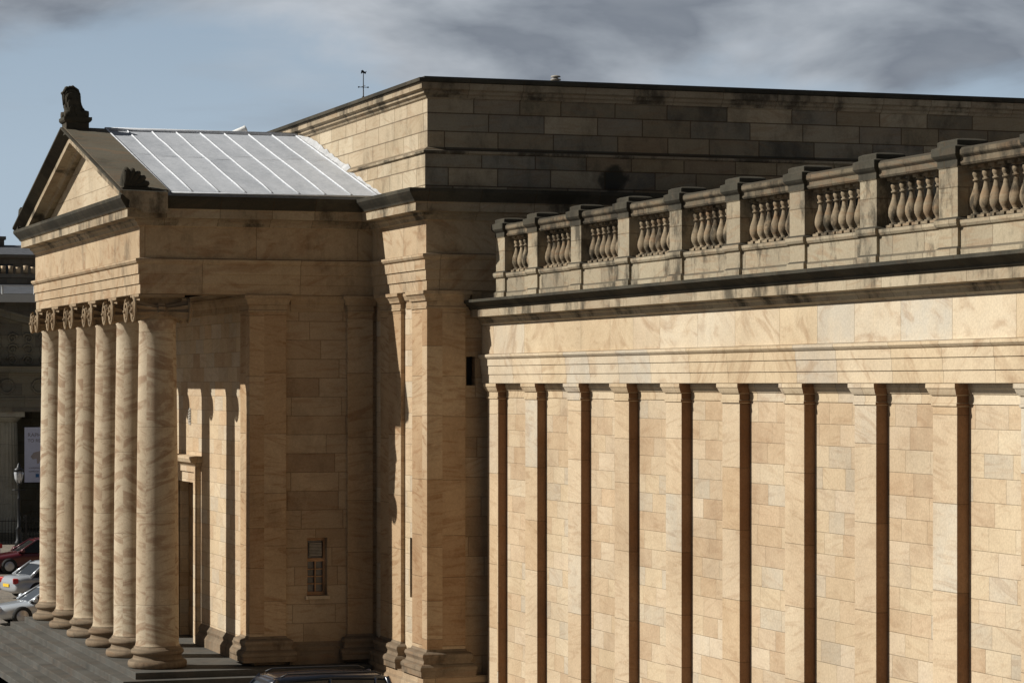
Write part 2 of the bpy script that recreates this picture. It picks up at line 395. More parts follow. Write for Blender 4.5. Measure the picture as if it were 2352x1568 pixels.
# --- attic block
AX, AN, AF = 19.0, 62.0, 85.3
apath = [(46, AN), (AX, AN), (AX, AF), (46, AF)]
aprof = [(.08,4.40),(.08,5.33),(.13,5.36),(.13,5.41),(.05,5.47),(0,5.5),(0,6.62),(.04,6.65),(.06,6.70),(.12,6.74),(.12,6.80),(.2,6.84),(.2,6.98),(.27,7.0),(.27,7.08),(-.6,7.10),(-.6,4.4)]
for i0, mt, lab in ((0, M_attic, 'soot-stained ashlar attic wall'), (1, M_atticlit, 'ashlar attic wall toned pale for sunlight'), (2, M_attic, None)):
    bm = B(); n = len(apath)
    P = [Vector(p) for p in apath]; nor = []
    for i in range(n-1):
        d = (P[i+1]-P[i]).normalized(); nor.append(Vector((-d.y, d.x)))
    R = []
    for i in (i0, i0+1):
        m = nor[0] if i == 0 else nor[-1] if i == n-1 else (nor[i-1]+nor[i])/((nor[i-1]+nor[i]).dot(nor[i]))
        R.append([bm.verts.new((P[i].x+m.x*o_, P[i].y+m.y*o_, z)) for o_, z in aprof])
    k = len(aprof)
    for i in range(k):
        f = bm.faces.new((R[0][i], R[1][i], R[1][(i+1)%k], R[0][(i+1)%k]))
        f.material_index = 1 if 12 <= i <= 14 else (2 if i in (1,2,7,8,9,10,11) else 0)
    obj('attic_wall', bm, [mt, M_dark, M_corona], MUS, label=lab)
bm = B(); box(bm, 18.9, 46, 61.9, 85.4, 7.0, 7.13)
obj('attic_roof', bm, M_lead, MUS)

def part(nm, bm, m, **k): return obj(nm, bm, m, MUS, **k)
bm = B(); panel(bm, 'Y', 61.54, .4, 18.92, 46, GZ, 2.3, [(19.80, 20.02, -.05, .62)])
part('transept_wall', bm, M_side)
bm = B(); panel(bm, 'X', 18.92, .4, 61.94, 66.3, GZ, 2.3, [(62.80, 63.14, -5.05, -3.64)])
part('transept_wall', bm, M_wall)
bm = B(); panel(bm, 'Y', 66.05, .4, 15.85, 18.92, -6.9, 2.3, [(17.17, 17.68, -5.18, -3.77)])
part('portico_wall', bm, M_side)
bm = B(); panel(bm, 'X', 15.85, .4, 66.45, 81.2, -6.9, 2.3, [(UC-1.15, UC+1.15, -6.86, -2.62)])
part('portico_wall', bm, M_wall)
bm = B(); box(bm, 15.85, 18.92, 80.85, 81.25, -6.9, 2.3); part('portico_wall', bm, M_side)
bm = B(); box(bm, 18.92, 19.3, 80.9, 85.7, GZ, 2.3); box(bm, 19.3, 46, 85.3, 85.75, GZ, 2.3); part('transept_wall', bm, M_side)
bm = B(); box(bm, 13.6, 19, 66.6, 80.8, 2.6, 2.7); part('portico_ceiling', bm, M_side)
bm = B(); box(bm, 19.7, 20.2, 61.8, 61.9, -.15, .7); part('louvre_vent', bm, M_int)
bm = B(); box(bm, 19.0, 19.3, 62.81, 63.13, -5.045, -3.645); part('slit_window', bm, M_int)
# small window
bm = B()
yw = 66.24
for a in ((17.17,17.23,-5.18,-3.77),(17.62,17.68,-5.18,-3.77),(17.23,17.62,-5.18,-5.1),(17.23,17.62,-3.85,-3.77),(17.23,17.62,-4.36,-4.28),(17.41,17.44,-5.1,-4.36)):
    box(bm, a[0], a[1], yw, yw+.07, a[2], a[3])
for k in range(3): box(bm, 17.23, 17.62, yw+.01, yw+.05, -5.1+.18*(k+1), -5.075+.18*(k+1))
w = part('window', bm, M_wood)
bm = B(); box(bm, 17.2, 17.65, yw+.08, yw+.10, -5.15, -3.8); o = obj('window_glass', bm, M_glassp); o.parent = w
bm = B(); box(bm, 17.12, 17.73, 65.98, 66.3, -5.27, -5.185); o = obj('window_sill', bm, M_wall, bevel=.01); o.parent = w
bm = B()
for k in range(9): box(bm, 17.27, 17.58, yw-.03, yw, -4.22+.036*k, -4.20+.036*k)
o = obj('window_vent', bm, M_vent); o.parent = w
# door
bm = B()
D0, D1 = UC-1.15, UC+1.15
for s in (0, 1):
    ya = D0 if s == 0 else UC+.01; yb = UC-.01 if s == 0 else D1
    box(bm, 16.12, 16.18, ya, yb, -6.84, -2.62)
    for k in range(5):
        z0 = -6.7+k*.82; box(bm, 16.08, 16.13, ya+.15, yb-.15, z0, z0+.66)
door = part('door', bm, M_doorw, bevel=.01)
bm = B()
panel(bm, 'X', 15.74, .13, D0-.42, D1+.42, -6.84, -2.2, [(D0, D1, -6.84, -2.62)])
panel(bm, 'X', 15.70, .05, D0-.42, D1+.42, -6.84, -2.2, [(D0-.28, D1+.28, -6.84, -2.34)])
rlathe(bm, 15.7, 15.84, D0-.5, D1+.5, [(0,-2.2),(.04,-2.12),(.12,-2.08),(.16,-1.98),(.16,-1.93),(0,-1.91)])
o = obj('door_surround', bm, M_wall); o.parent = door
bm = B()
for k in range(5): box(bm, 15.815, 15.86, 73.3, 73.52, -.74-.07*k, -.71-.07*k)
box(bm, 15.835, 15.86, 73.27, 73.55, -1.1, -.66)
part('louvre_vent', bm, M_vent)

def pilaster(x0, x1, y0, y1, zb=-6.75, zt=2.14, big=True, mat=M_pilb):
    k = 1. if big else .75
    hb, hc = .62*k, .42*k
    bm = B(); rlathe(bm, x0, x1, y0, y1, [(0, zb+hb-.02), (0, zt-hc+.02)])
    p = part('pilaster', bm, mat, bevel=.012)
    bm = B()
    rlathe(bm, x0, x1, y0, y1, [(.0,zt-hc),(.025*k,zt-hc+.01),(.025*k,zt-hc+.05*k),(.01,zt-hc+.06*k),(.012,zt-.24*k),(.05*k,zt-.23*k),(.06*k,zt-.18*k),(.09*k,zt-.12*k),(.11*k,zt-.09*k),(.13*k,zt-.08*k),(.13*k,zt-.004)])
    o = obj('pilaster_capital', bm, M_pcap); o.parent = p
    bm = B()
    rlathe(bm, x0, x1, y0, y1, [(.20*k,zb),(.20*k,zb+.12*k),(.22*k,zb+.16*k),(.22*k,zb+.22*k),(.18*k,zb+.27*k),(.13*k,zb+.29*k),(.11*k,zb+.36*k),(.13*k,zb+.41*k),(.15*k,zb+.45*k),(.14*k,zb+.51*k),(.10*k,zb+.54*k),(.03*k,zb+.56*k),(.0,zb+hb)])
    o = obj('pilaster_base', bm, M_base, bevel=.01); o.parent = p
    return p
pilaster(15.70, 16.62, 65.94, 66.9)
pilaster(18.17, 18.815, 65.94, 66.3)
pilaster(18.815, 19.1, 63.55, 65.30)
pilaster(18.815, 19.75, 61.43, 62.62)
pilaster(15.70, 16.62, 80.4, 81.36)
pilaster(18.815, 19.75, 84.7, 85.87)
bm = B()
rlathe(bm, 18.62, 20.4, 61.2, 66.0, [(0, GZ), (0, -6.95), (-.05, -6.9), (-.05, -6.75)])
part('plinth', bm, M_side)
bp = [(.0,-6.9),(.14,-6.9),(.14,-6.62),(.10,-6.55),(.06,-6.5),(.08,-6.42),(.03,-6.35),(0,-6.3)]
for pth in ([(15.85, 66.92), (15.85, D0-.5)], [(15.85, D1+.5), (15.85, 80.3)], [(18.1, 66.05), (16.7, 66.05)]):
    bm = B(); sweep(bm, pth, bp); part('base_moulding', bm, M_base)
bp = [(.0,1.74),(.02,1.76),(.02,1.92),(.06,1.96),(.09,2.04),(.1,2.06),(.1,2.135),(0,2.135)]
for pth in ([(15.85, 66.95), (15.85, 80.3)], [(18.1, 66.05), (16.75, 66.05)], [(20.15, 61.54), (19.92, 61.54)], [(18.92, 62.8), (18.92, 63.4)]):
    bm = B(); sweep(bm, pth, bp); part('wall_moulding', bm, M_pcap)

# --- stylobate steps
pr = []
for i in range(6, -1, -1):
    o_ = .36*i
    z1 = -6.84-.16*i
    pr.append((o_, z1-.16 if i < 6 else GZ)); pr.append((o_, z1))
pr = [(o_, max(z, GZ)) for o_, z in pr]
clean = []
for p in pr:
    if not clean or clean[-1] != p: clean.append(p)
bm = B(); rlathe(bm, 12.78, 18.6, 65.25, 2*UC-65.25, clean)
part('steps', bm, M_step, bevel=.012)

# --- ionic columns
def column_parts():
    bm = B()
    pr = [(.56,.50),(.53,.54),(.515,.62)]
    for i in range(1, 13):
        t = i/12; r = .515 - .075*t**1.7; pr.append((r, .62 + t*(8.28-.62)))
    pr += [(.46,8.32),(.46,8.38),(.44,8.40)]
    lathe(bm, 0, 0, pr, 40)
    c = obj('column', bm, M_col, MUS)
    bm = B()
    pr = [(.66,0),(.70,.03),(.715,.10),(.70,.17),(.65,.20),(.60,.21),(.59,.25),(.57,.29),(.59,.33),(.61,.335),(.635,.37),(.635,.42),(.60,.46),(.565,.465),(.565,.51)]
    lathe(bm, 0, 0, pr, 40)
    o = obj('column_base', bm, M_base); o.parent = c
    bm = B()
    lathe(bm, 0, 0, [(.44,8.36),(.50,8.42),(.57,8.52),(.57,8.58),(.5,8.62)], 32)
    box(bm, -.50, .50, -.34, .34, 8.62, 8.88)
    rlathe(bm, -.50, .50, -.46, .46, [(0,8.88),(.03,8.895),(.06,8.915),(.06,8.975)])
    for s in (1, -1):
        y = .42*s; cz = 8.60
        axlathe(bm, [(.25,-.66),(.27,-.63),(.26,-.57),(.22,-.45),(.175,-.30),(.14,-.11),(.19,-.07),(.19,.07),(.14,.11),(.175,.30),(.22,.45),(.26,.57),(.27,.63),(.25,.66)], (0, y, cz-.02), (1,0,0), 18, flute=.22)
        for e in (1, -1):
            pts = []; rr = []
            for k in range(34):
                a = k/33*2.3*2*math.pi; r = .245*(1-k/33)**.9 + .025
                pts.append((e*(.655+.05*(k/33)), y + s*r*math.sin(a), cz-.03 + 1.15*r*math.cos(a))); rr.append(.042*(1-k/50))
            tube(bm, pts, rr, 6)
            axlathe(bm, [(.055,0),(.05,.05),(.02,.08)], (e*.68, y, cz-.03), (e,0,0), 10)
    for e in (1, -1):
        for k in range(-2, 3):
            axlathe(bm, [(.055,-.09),(.075,0),(.05,.08),(.02,.11)], (e*.56, k*.13, 8.57), (0,0,-1), 8)
    o = obj('column_capital', bm, M_cap); o.parent = c
    return c
c0 = column_parts(); c0.location = (13.55, 66.45, -6.84)
for i in range(1, 6): copytree(c0, (13.55, 66.45+2.88*i, -6.84))

# --- acroteria
def fan(bm, c, ex, ez, ey, angs, L, r0, k=1.):
    c = Vector(c)
    for a, l in zip(angs, L):
        d = ex*math.sin(a) + ez*math.cos(a)
        pts, rr = [], []
        for j in range(9):
            t = j/8
            pts.append(c + d*(l*t) + ey*(k*(.10*math.sin(t*math.pi) - .10*t)))
            rr.append(r0*(.45+1.0*math.sin(min(1, t*1.05)*math.pi*.62)) * (1 if t < .95 else .6))
        tube(bm, pts, rr, 8)
def apex_ornament(nm, c):
    cx, cy, cz = c
    bm = B()
    rlathe(bm, cx-.26, cx+.34, cy-.34, cy+.34, [(0,cz-.25),(0,cz+.05),(.04,cz+.08),(.07,cz+.12),(.07,cz+.2),(0,cz+.2)])
    z0 = cz+.2; x0 = cx+.04
    P0 = [(-.30,0),(-.27,.18),(-.29,.36),(-.31,.55),(-.32,.68),(-.27,.80),(-.17,.86),(-.06,.85),(.03,.78),(.08,.66),(.09,.52),(.10,.40),(.15,.27),(.22,.17),(.31,.11),(.36,.0)]
    P0 = [(x, z*.93) for x, z in P0]
    for wd, sx, sz in ((.08,1.,1.),(.18,.93,.94),(.28,.84,.80),(.36,.72,.60)):
        prism(bm, [(x0-.1+(x+.1)*sx, z0+z*sz) for x, z in P0], 'Y', cy-wd, cy+wd)
    for k, sh in enumerate((1.02, .80, .58, .36)):
        for sd in (1, -1):
            pts = [(x0-.14+(x+.14)*sh, cy+sd*(.10+.085*k), z0+z*sh) for x, z in P0[2:14]]
            tube(bm, pts, [.028]*6+[.034]*6, 6)
    for j in range(7):
        t = 4+j*1.4; i = int(t); q = t-i; x = P0[i][0]*(1-q)+P0[i+1][0]*q; z = P0[i][1]*(1-q)+P0[i+1][1]*q
        axlathe(bm, [(.02,-.13),(.045,-.08),(.045,.08),(.02,.13)], (x0+x*1.05, cy, z0+z*1.03), (0,1,0), 8)
    for y in (-.26, .26):
        axlathe(bm, [(.09,-.30),(.11,-.2),(.08,.0),(.11,.25),(.09,.34)], (cx, cy+y, cz+.28), (1,0,0), 14)
    return part(nm, bm, M_dark)
apex_ornament('acroterion', (12.78, UC, rz(UC)+.12))
def corner_ornament(cy, s):
    bm = B(); cx = 12.64; cz = 4.60
    box(bm, cx-.14, cx+.56, cy-.2, cy+.2, 4.45, 4.64)
    angs = [math.radians(a) for a in (2, 20, 38, 56, 73, 90)]
    fan(bm, (cx-.02, cy, cz), Vector((1,0,0)), Vector((0,0,1)), Vector((0,-s,0)), angs, [.52,.53,.54,.56,.58,.60], .062, .5)
    fan(bm, (cx-.02, cy, cz), Vector((0,s,0)), Vector((0,0,1)), Vector((-1,0,0)), angs[1:], [.5,.48,.44,.40,.38], .062, .5)
    pf = [(cx-.08,cz)]+[(cx-.06+.44*math.sin(t*math.pi/16), cz+.46*math.cos(t*math.pi/16)) for t in range(9)]
    prism(bm, pf, 'Y', cy-.06, cy+.06)
    part('acroterion', bm, M_dark)
corner_ornament(65.62, 1); corner_ornament(2*UC-65.62, -1)

# --- gallery wing
GX = 20.18; GW = 20.40
bm = B(); box(bm, GW, 20.8, 12, 61.53, GZ, 1.6); part('gallery_wall', bm, M_wall)
bm = B()
gp = [(0,0),(0,.20),(.018,.205),(.018,.40),(.036,.405),(.036,.55),(.06,.57),(.09,.61),(.09,.66),(.0,.68),(0,1.35),
      (.04,1.38),(.07,1.45),(.11,1.48),(.11,1.51),(.27,1.53),(.27,1.70),(.31,1.72),(.33,1.76),(.42,1.82),(.48,1.86),(.48,1.92),(-.6,1.95),(-.6,0)]
sweep(bm, [(GX, 12), (GX, 61.535)], gp, [0]*11+[1]*5+[2]*7+[0])
part('entablature', bm, [M_frieze, M_corona, M_dark])
bm = B(); bp = [(0,-.33),(.015,-.32),(.015,-.28),(.01,-.27),(.01,-.17),(.03,-.16),(.05,-.10),(.07,-.07),(.07,-.003),(0,-.003)]
sweep(bm, [(GW, 12), (GW, 61.53)], bp); part('wall_moulding', bm, M_frieze)

def gal_pil(yc, wid=.80):
    bm = B(); rlathe(bm, 20.19, 20.43, -wid/2, wid/2, [(0,-7.4),(0,-.34)])
    bm.normal_update()
    for f in bm.faces:                # shade painted into the returns on both flanks
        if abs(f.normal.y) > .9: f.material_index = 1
    p = part('pilaster', bm, [M_pil, M_pilshade], loc=(0, yc, 0), bevel=.008)
    bm = B(); rlathe(bm, 20.19, 20.43, -wid/2, wid/2, [(0,-.36),(.02,-.35),(.02,-.31),(.005,-.30),(.005,-.19),(.03,-.18),(.05,-.14),(.07,-.09),(.085,-.07),(.085,-.004)])
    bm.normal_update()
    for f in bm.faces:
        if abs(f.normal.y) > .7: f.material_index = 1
    o = obj('pilaster_capital', bm, [M_frieze, M_pilshade]); o.parent = p
    bm = B(); rlathe(bm, 20.19, 20.43, -wid/2, wid/2, [(.14,GZ),(.14,-7.6),(.08,-7.5),(.06,-7.45),(0,-7.39)])
    o = obj('pilaster_base', bm, M_base); o.parent = p
    return p
PC = [58.07 - 2.78*i for i in range(11)]
p0 = gal_pil(PC[0])
for y in PC[1:]: copytree(p0, (0, y, 0))
gal_pil(60.75, .75)

# balustrade
BX0 = 20.22; BE = 60.15
bm = B()
def run(prf): sweep(bm, [(BX0, 12), (BX0, BE+.25)], prf)
run([(0,1.90),(0,2.38),(.03,2.40),(.05,2.44),(.05,2.49),(0,2.505),(-.40,2.505),(-.40,1.9)])
run([(.03,1.90),(.03,2.04),(.0,2.08),(-.1,2.08),(-.1,1.9)])
bal = part('balustrade', bm, M_ped, label='soot-weathered stone balustrade')
bm = B(); run([(-.02,3.32),(0,3.33),(.02,3.36),(.02,3.44),(.06,3.48),(.07,3.50),(.07,3.56),(.03,3.60),(-.43,3.60),(-.47,3.56),(-.47,3.5),(-.4,3.36),(-.38,3.32)])
M_rail = stone('sooty_coping_rail', [(.15, .122, .088), (.21, .168, .118), (.105, .09, .068), (.18, .147, .103)], h=5., w=1.4, zoff=-2, soot=.88, streak=.3, topdark=.8, slo=.44, shi=.6, sscale=1.2)
o = obj('coping_rail', bm, M_rail); o.parent = bal
def pedestal():
    bm = B()
    rlathe(bm, 20.17, 20.66, -.31, .31, [(.04,1.91),(.04,2.06),(.0,2.10),(0,2.38),(.04,2.41),(.06,2.45),(.06,2.51),(0,2.55),(0,3.30),(.02,3.32),(.02,3.42),(.06,3.46),(.09,3.50),(.09,3.62),(.02,3.645),(.02,3.72),(-.03,3.745),(-.14,3.76)],
           mats=[0]*9+[1]*8)
    o = obj('pedestal', bm, [M_ped, M_dark], bevel=.006); o.parent = bal; o.location = (0, PC[0]-.15, 0); return o
q = pedestal()
for y in PC[1:]:
    c = q.copy(); COL.objects.link(c); c.location = (0, y-.15, 0)
c = q.copy(); COL.objects.link(c); c.location = (0, BE, 0)
bm = B()
bpf = [(.095,.05),(.095,.075),(.062,.085),(.058,.105),(.085,.15),(.108,.20),(.114,.26),(.105,.33),(.082,.40),(.058,.47),(.045,.54),(.042,.575),(.066,.58),(.066,.605),(.044,.61),(.056,.64),(.072,.68),(.068,.715),(.05,.74),(.08,.755),(.08,.775)]
lathe(bm, 0, 0, bpf, 16)
rlathe(bm, -.112, .112, -.112, .112, [(0,0),(0,.055)]); rlathe(bm, -.10, .10, -.10, .10, [(0,.77),(0,.818)])
b0 = obj('baluster', bm, M_bal); b0.parent = bal
ys = []
edges = [BE] + [y-.15 for y in PC]
for a, b in zip(edges, edges[1:]):
    gap = a-b-.62; n = max(3, round(gap/.33))
    for k in range(n): ys.append(b+.31+gap*(k+.5)/n)
b0.location = (20.42, ys[0], 2.505)
for y in ys[1:]:
    c = b0.copy(); COL.objects.link(c); c.location = (20.42+random.uniform(-.006,.006), y+random.uniform(-.008,.008), 2.505)
# gallery roof
bm = B(); box(bm, 20.6, 46, 12, 61.5, 1.7, 1.93); part('flat_roof', bm, M_lead)
bm = B()
pf = [(24,1.94),(24,2.3),(33,3.6),(42,2.3),(42,1.94)]
prism(bm, pf, 'Y', 12, 52)
for k in range(50):
    y = 13+k*.78; tube(bm, [(24,y,2.33),(33,y,3.63)], .03, 4, 0)
part('glazed_roof', bm, M_glazed)

# roof fittings
bm = B()
tube(bm, [(23.65,84,7.1),(23.65,84,9.75)], [.04,.012], 6)
tube(bm, [(23.5,84,9.25),(23.8,84,9.25)], .01, 5); tube(bm, [(23.65,83.8,9.28),(23.65,84.2,9.28)], .01, 5)
for a in (23.5, 23.8): axlathe(bm, [(.025,-.02),(.025,.02)], (a,84,9.25), (0,1,0), 8)
lathe(bm, 23.65, 84, [(.02,8.80),(.05,8.87),(.07,8.9),(.05,8.93),(.02,8.97)], 10)
v = [bm.verts.new(p) for p in ((23.57,84,9.66),(23.63,84,9.7),(23.72,84,9.66),(23.76,84,9.76),(23.70,84,9.73),(23.63,84,9.79),(23.58,84,9.77))]
bm.faces.new(v)
part('weather_vane', bm, M_black)
bm = B()
lathe(bm, 23.6, 66, [(.07,7.1),(.07,7.60),(.13,7.61),(.13,7.64),(.06,7.66),(.06,7.68),(.13,7.69),(.11,7.72),(.03,7.74)], 16)
part('roof_vent', bm, M_vent)
bm = B()
tube(bm, [(18.3,78.2,5.4),(18.3,78.2,7.05)], .04, 6)
axlathe(bm, [(.08,-.22),(.10,-.2),(.10,.2),(.11,.24)], (18.3,78.2,7.2), (1,0,.45), 10)
part('floodlight', bm, M_white)

# ------------------------------------------------------------------ ground
bm = B(); v = [bm.verts.new(p) for p in ((-3000,-3000,GZ),(3000,-3000,GZ),(3000,3000,GZ),(-3000,3000,GZ))]; bm.faces.new(v)
g = obj('ground', bm, M_ground); g['kind'] = 'structure'; g['label'] = 'stone sett paving around the museum'; g['category'] = 'ground'
bm = B(); v = [bm.verts.new(p) for p in ((-60,106,GZ+.006),(60,106,GZ+.006),(60,112,GZ+.006),(-60,112,GZ+.006))]; bm.faces.new(v)
g = obj('road', bm, M_asph); g['kind'] = 'structure'; g['label'] = 'asphalt carriageway crossing between two classical buildings'; g['category'] = 'road'
bm = B(); v = [bm.verts.new(p) for p in ((-12,-5,GZ+.006),(18.8,-5,GZ+.006),(18.8,60,GZ+.006),(-12,60,GZ+.006))]; bm.faces.new(v)
g = obj('road', bm, M_asph); g['kind'] = 'structure'; g['label'] = 'dark asphalt service road along the gallery wall'; g['category'] = 'road'

# ------------------------------------------------------------------ background classical building
RS = thing('doric_temple_building', (18.5, 150, GZ), 'dark grey stone Doric temple-fronted gallery with carved pediment', 'building')
RY = 140.4
bm = B(); box(bm, 5, 32, RY+3.5, 175, GZ, -1.4); box(bm, 5.2, 31.8, RY+1.5, 174, 0.5, 3.0); o = obj('rear_wall', bm, M_rsa, RS)
bm = B()
sweep(bm, [(33, RY-.6), (4.8, RY-.6)], [(0,-1.42),(0,-.85),(.06,-.84),(.06,-.72),(0,-.7),(0,.40),(.08,.44),(.1,.5),(.45,.55),(.45,.72),(.55,.85),(-1.2,.9),(-1.2,-1.42)])
ent = obj('entablature', bm, M_rsa, RS)
bm = B()
for k in range(14):
    x = 6.5+k*1.6
    pts = [(x+.33*math.cos(t*math.pi/8), RY-.62, -.15+.33*math.sin(t*math.pi/8)) for t in range(17)]
    tube(bm, pts, .07, 6)
o = obj('wreath_frieze', bm, M_rsa); o.parent = ent
bm = B()
vv = [(9.0-.8,.9),(28.2+.8,.9),(18.5,3.9)]
prism(bm, vv, 'Y', RY-.35, RY+10)
rk = [(-1.0,0),(0,0),(.1,.1),(.5,.14),(.5,.32),(.65,.42),(.65,.5),(-1,.5)]
R = [[bm.verts.new((x, RY-.35-o_, z+dz)) for o_, dz in rk] for x, z in ((7.7,.85),(18.5,3.75),(29.3,.85))]
for a, b in zip(R, R[1:]):
    for i in range(len(rk)): bm.faces.new((a[i], b[i], b[(i+1)%len(rk)], a[(i+1)%len(rk)]))
bm.faces.new(R[0]); bm.faces.new(R[-1][::-1])
pd = obj('pediment', bm, M_rsa, RS)
bm = B()
random.seed(9)
for k in range(22):
    x = 10+k*.8; top = .9+(3.75-.9)*(1-abs(x-18.5)/10.5)-.25
    if top < 1.25: continue
    for zz in [1.15+.55*j for j in range(int((top-1.0)/.55)+1)]:
        if zz > top: continue
        s = random.choice((-1,1)); pts = []; rr = []
        for j in range(16):
            a = j/15*1.5*2*math.pi+random.random()*.3; r = .28*(1-j/18); pts.append((x+s*r*math.cos(a), RY-.42, zz+r*math.sin(a))); rr.append(.06*(1-j/26))
        tube(bm, pts, rr, 5)
o = obj('pediment_relief', bm, M_rsa); o.parent = pd
bm = B()
lathe(bm, 0, 0, [(.66,-7.45),(.62,-4.5),(.55,-2.05),(.53,-1.95)], 40, flute=.06, smooth=False)
lathe(bm, 0, 0, [(.55,-1.95),(.60,-1.86),(.76,-1.74),(.78,-1.68)], 32); box(bm, -.8, .8, -.8, .8, -1.68, -1.425)
dc = obj('column', bm, M_rsacol, RS, loc=(21.0, RY+.3, 0))
for k in (-4,-3,-2,-1,1,2,3):
    c = dc.copy(); COL.objects.link(c); c.location = (21.0+3.2*k, RY+.3, 0)
bm = B(); rlathe(bm, 6, 32, RY-.6, 150, [(.9,GZ),(.9,-7.68),(.6,-7.68),(.6,-7.57),(.3,-7.57),(.3,-7.45)]); obj('steps', bm, M_rsa, RS)

# banner
BN = thing('exhibition_banner', (22.75, RY-.45, -4.93), 'tall pale exhibition banner hung between Doric columns', 'banner')
bm = B(); box(bm, 21.7, 23.75, RY-1.12, RY-1.09, -4.93, -2.19)
BY = RY-1.126
M_ban = simple('pale_banner_fabric', (.66, .70, .90), .7, var=.04)
obj('banner_cloth', bm, M_ban, BN)
for z in (-2.17, -4.95):
    bm = B(); tube(bm, [(21.6,RY-1.1,z),(23.85,RY-1.1,z)], .03, 6); obj('banner_pole', bm, M_black, BN)
def text(t, size, x, z, y, mat, parent, nm='lettering', align='LEFT'):
    cu = bpy.data.curves.new('t', 'FONT'); cu.body = t; cu.size = size; cu.align_x = align; cu.extrude = .002
    to = bpy.data.objects.new('t', cu); COL.objects.link(to)
    bpy.context.view_layer.update()
    me = bpy.data.meshes.new_from_object(to.evaluated_get(bpy.context.evaluated_depsgraph_get()))
    bpy.data.objects.remove(to); me.materials.clear(); me.materials.append(mat)
    me.transform(Matrix.Translation((x, y, z)) @ Matrix.Rotation(math.radians(90), 4, 'X'))
    o = bpy.data.objects.new(nm, me); COL.objects.link(o); attach(o, parent); return o
M_ink = simple('grey_ink', (.24, .23, .28), .7); M_ochre = simple('faded_brown_ink', (.45, .40, .40), .7); M_blue = simple('blue_ink', (.04, .16, .40), .6)
text('RAPHAEL', .27, 21.85, -2.66, BY, M_ink, BN); text('TO RENOIR', .23, 21.85, -2.93, BY, M_ink, BN)
text('A EUROPEAN COLLECTION', .10, 21.9, -4.25, BY, M_ink, BN); text('ADMISSION', .10, 21.9, -4.42, BY, M_ink, BN)
bm = B()
pts = [(22.0,-3.65),(22.15,-3.45),(22.5,-3.36),(22.9,-3.4),(23.2,-3.55),(23.25,-3.75),(23.1,-3.8),(23.05,-4.0),(22.98,-4.0),(22.95,-3.78),(22.5,-3.78),(22.4,-4.0),(22.33,-4.0),(22.3,-3.76),(22.1,-3.78)]
bm.faces.new([bm.verts.new((x, BY, z)) for x, z in pts]); obj('printed_motif', bm, M_ochre, BN)
bm = B(); box(bm, 22.25, 22.42, BY-.003, BY+.003, -4.68, -4.51); obj('emblem', bm, M_blue, BN)
text('GALLERY', .12, 22.5, -4.64, BY, M_ink, BN)

# street lamp
LP = thing('street_lamp', (20.6, 134, GZ), 'black cast-iron lamp post with glazed lantern', 'street lamp')
bm = B(); x, y = 20.6, 134
lathe(bm, x, y, [(.2,GZ),(.2,GZ+.2),(.13,GZ+.3),(.12,GZ+.8),(.15,GZ+.85),(.07,GZ+.95),(.055,GZ+2.2),(.09,GZ+2.25),(.05,GZ+2.32),(.045,GZ+2.9),(.09,GZ+2.95),(.05,GZ+3.02)], 12)
tube(bm, [(x-.3,y,GZ+2.7),(x+.3,y,GZ+2.7)], .025, 6); obj('lamp_post', bm, M_black, LP)
bm = B(); lathe(bm, x, y, [(.12,GZ+3.03),(.2,GZ+3.25),(.24,GZ+3.5),(.2,GZ+3.62)], 12); obj('lantern_glass', bm, M_clear, LP)
bm = B(); lathe(bm, x, y, [(.26,GZ+3.6),(.22,GZ+3.7),(.1,GZ+3.78),(.06,GZ+3.9),(.02,GZ+4.0)], 12)
for k in range(6):
    a = k*math.pi/3; tube(bm, [(x+.12*math.cos(a),y+.12*math.sin(a),GZ+3.02),(x+.25*math.cos(a),y+.25*math.sin(a),GZ+3.5),(x+.2*math.cos(a),y+.2*math.sin(a),GZ+3.62)], .014, 5)
obj('lantern_cap', bm, M_black, LP)

# railing
RL = thing('iron_railing', (22, 136, GZ), 'black spear-topped iron railing in front of the temple gallery', 'railing')
bm = B()
for k in range(110):
    x = 12+k*.15; tube(bm, [(x,136,GZ),(x,136,GZ+1.2),(x,136,GZ+1.33)], [.016,.016,.003], 5)
for z in (.15, 1.1): box(bm, 12, 28.5, 135.98, 136.02, GZ+z, GZ+z+.04)
for k in range(8): box(bm, 12+k*2.3, 12.1+k*2.3, 135.94, 136.04, GZ, GZ+1.4)
obj('railing_panel', bm, M_black, RL)

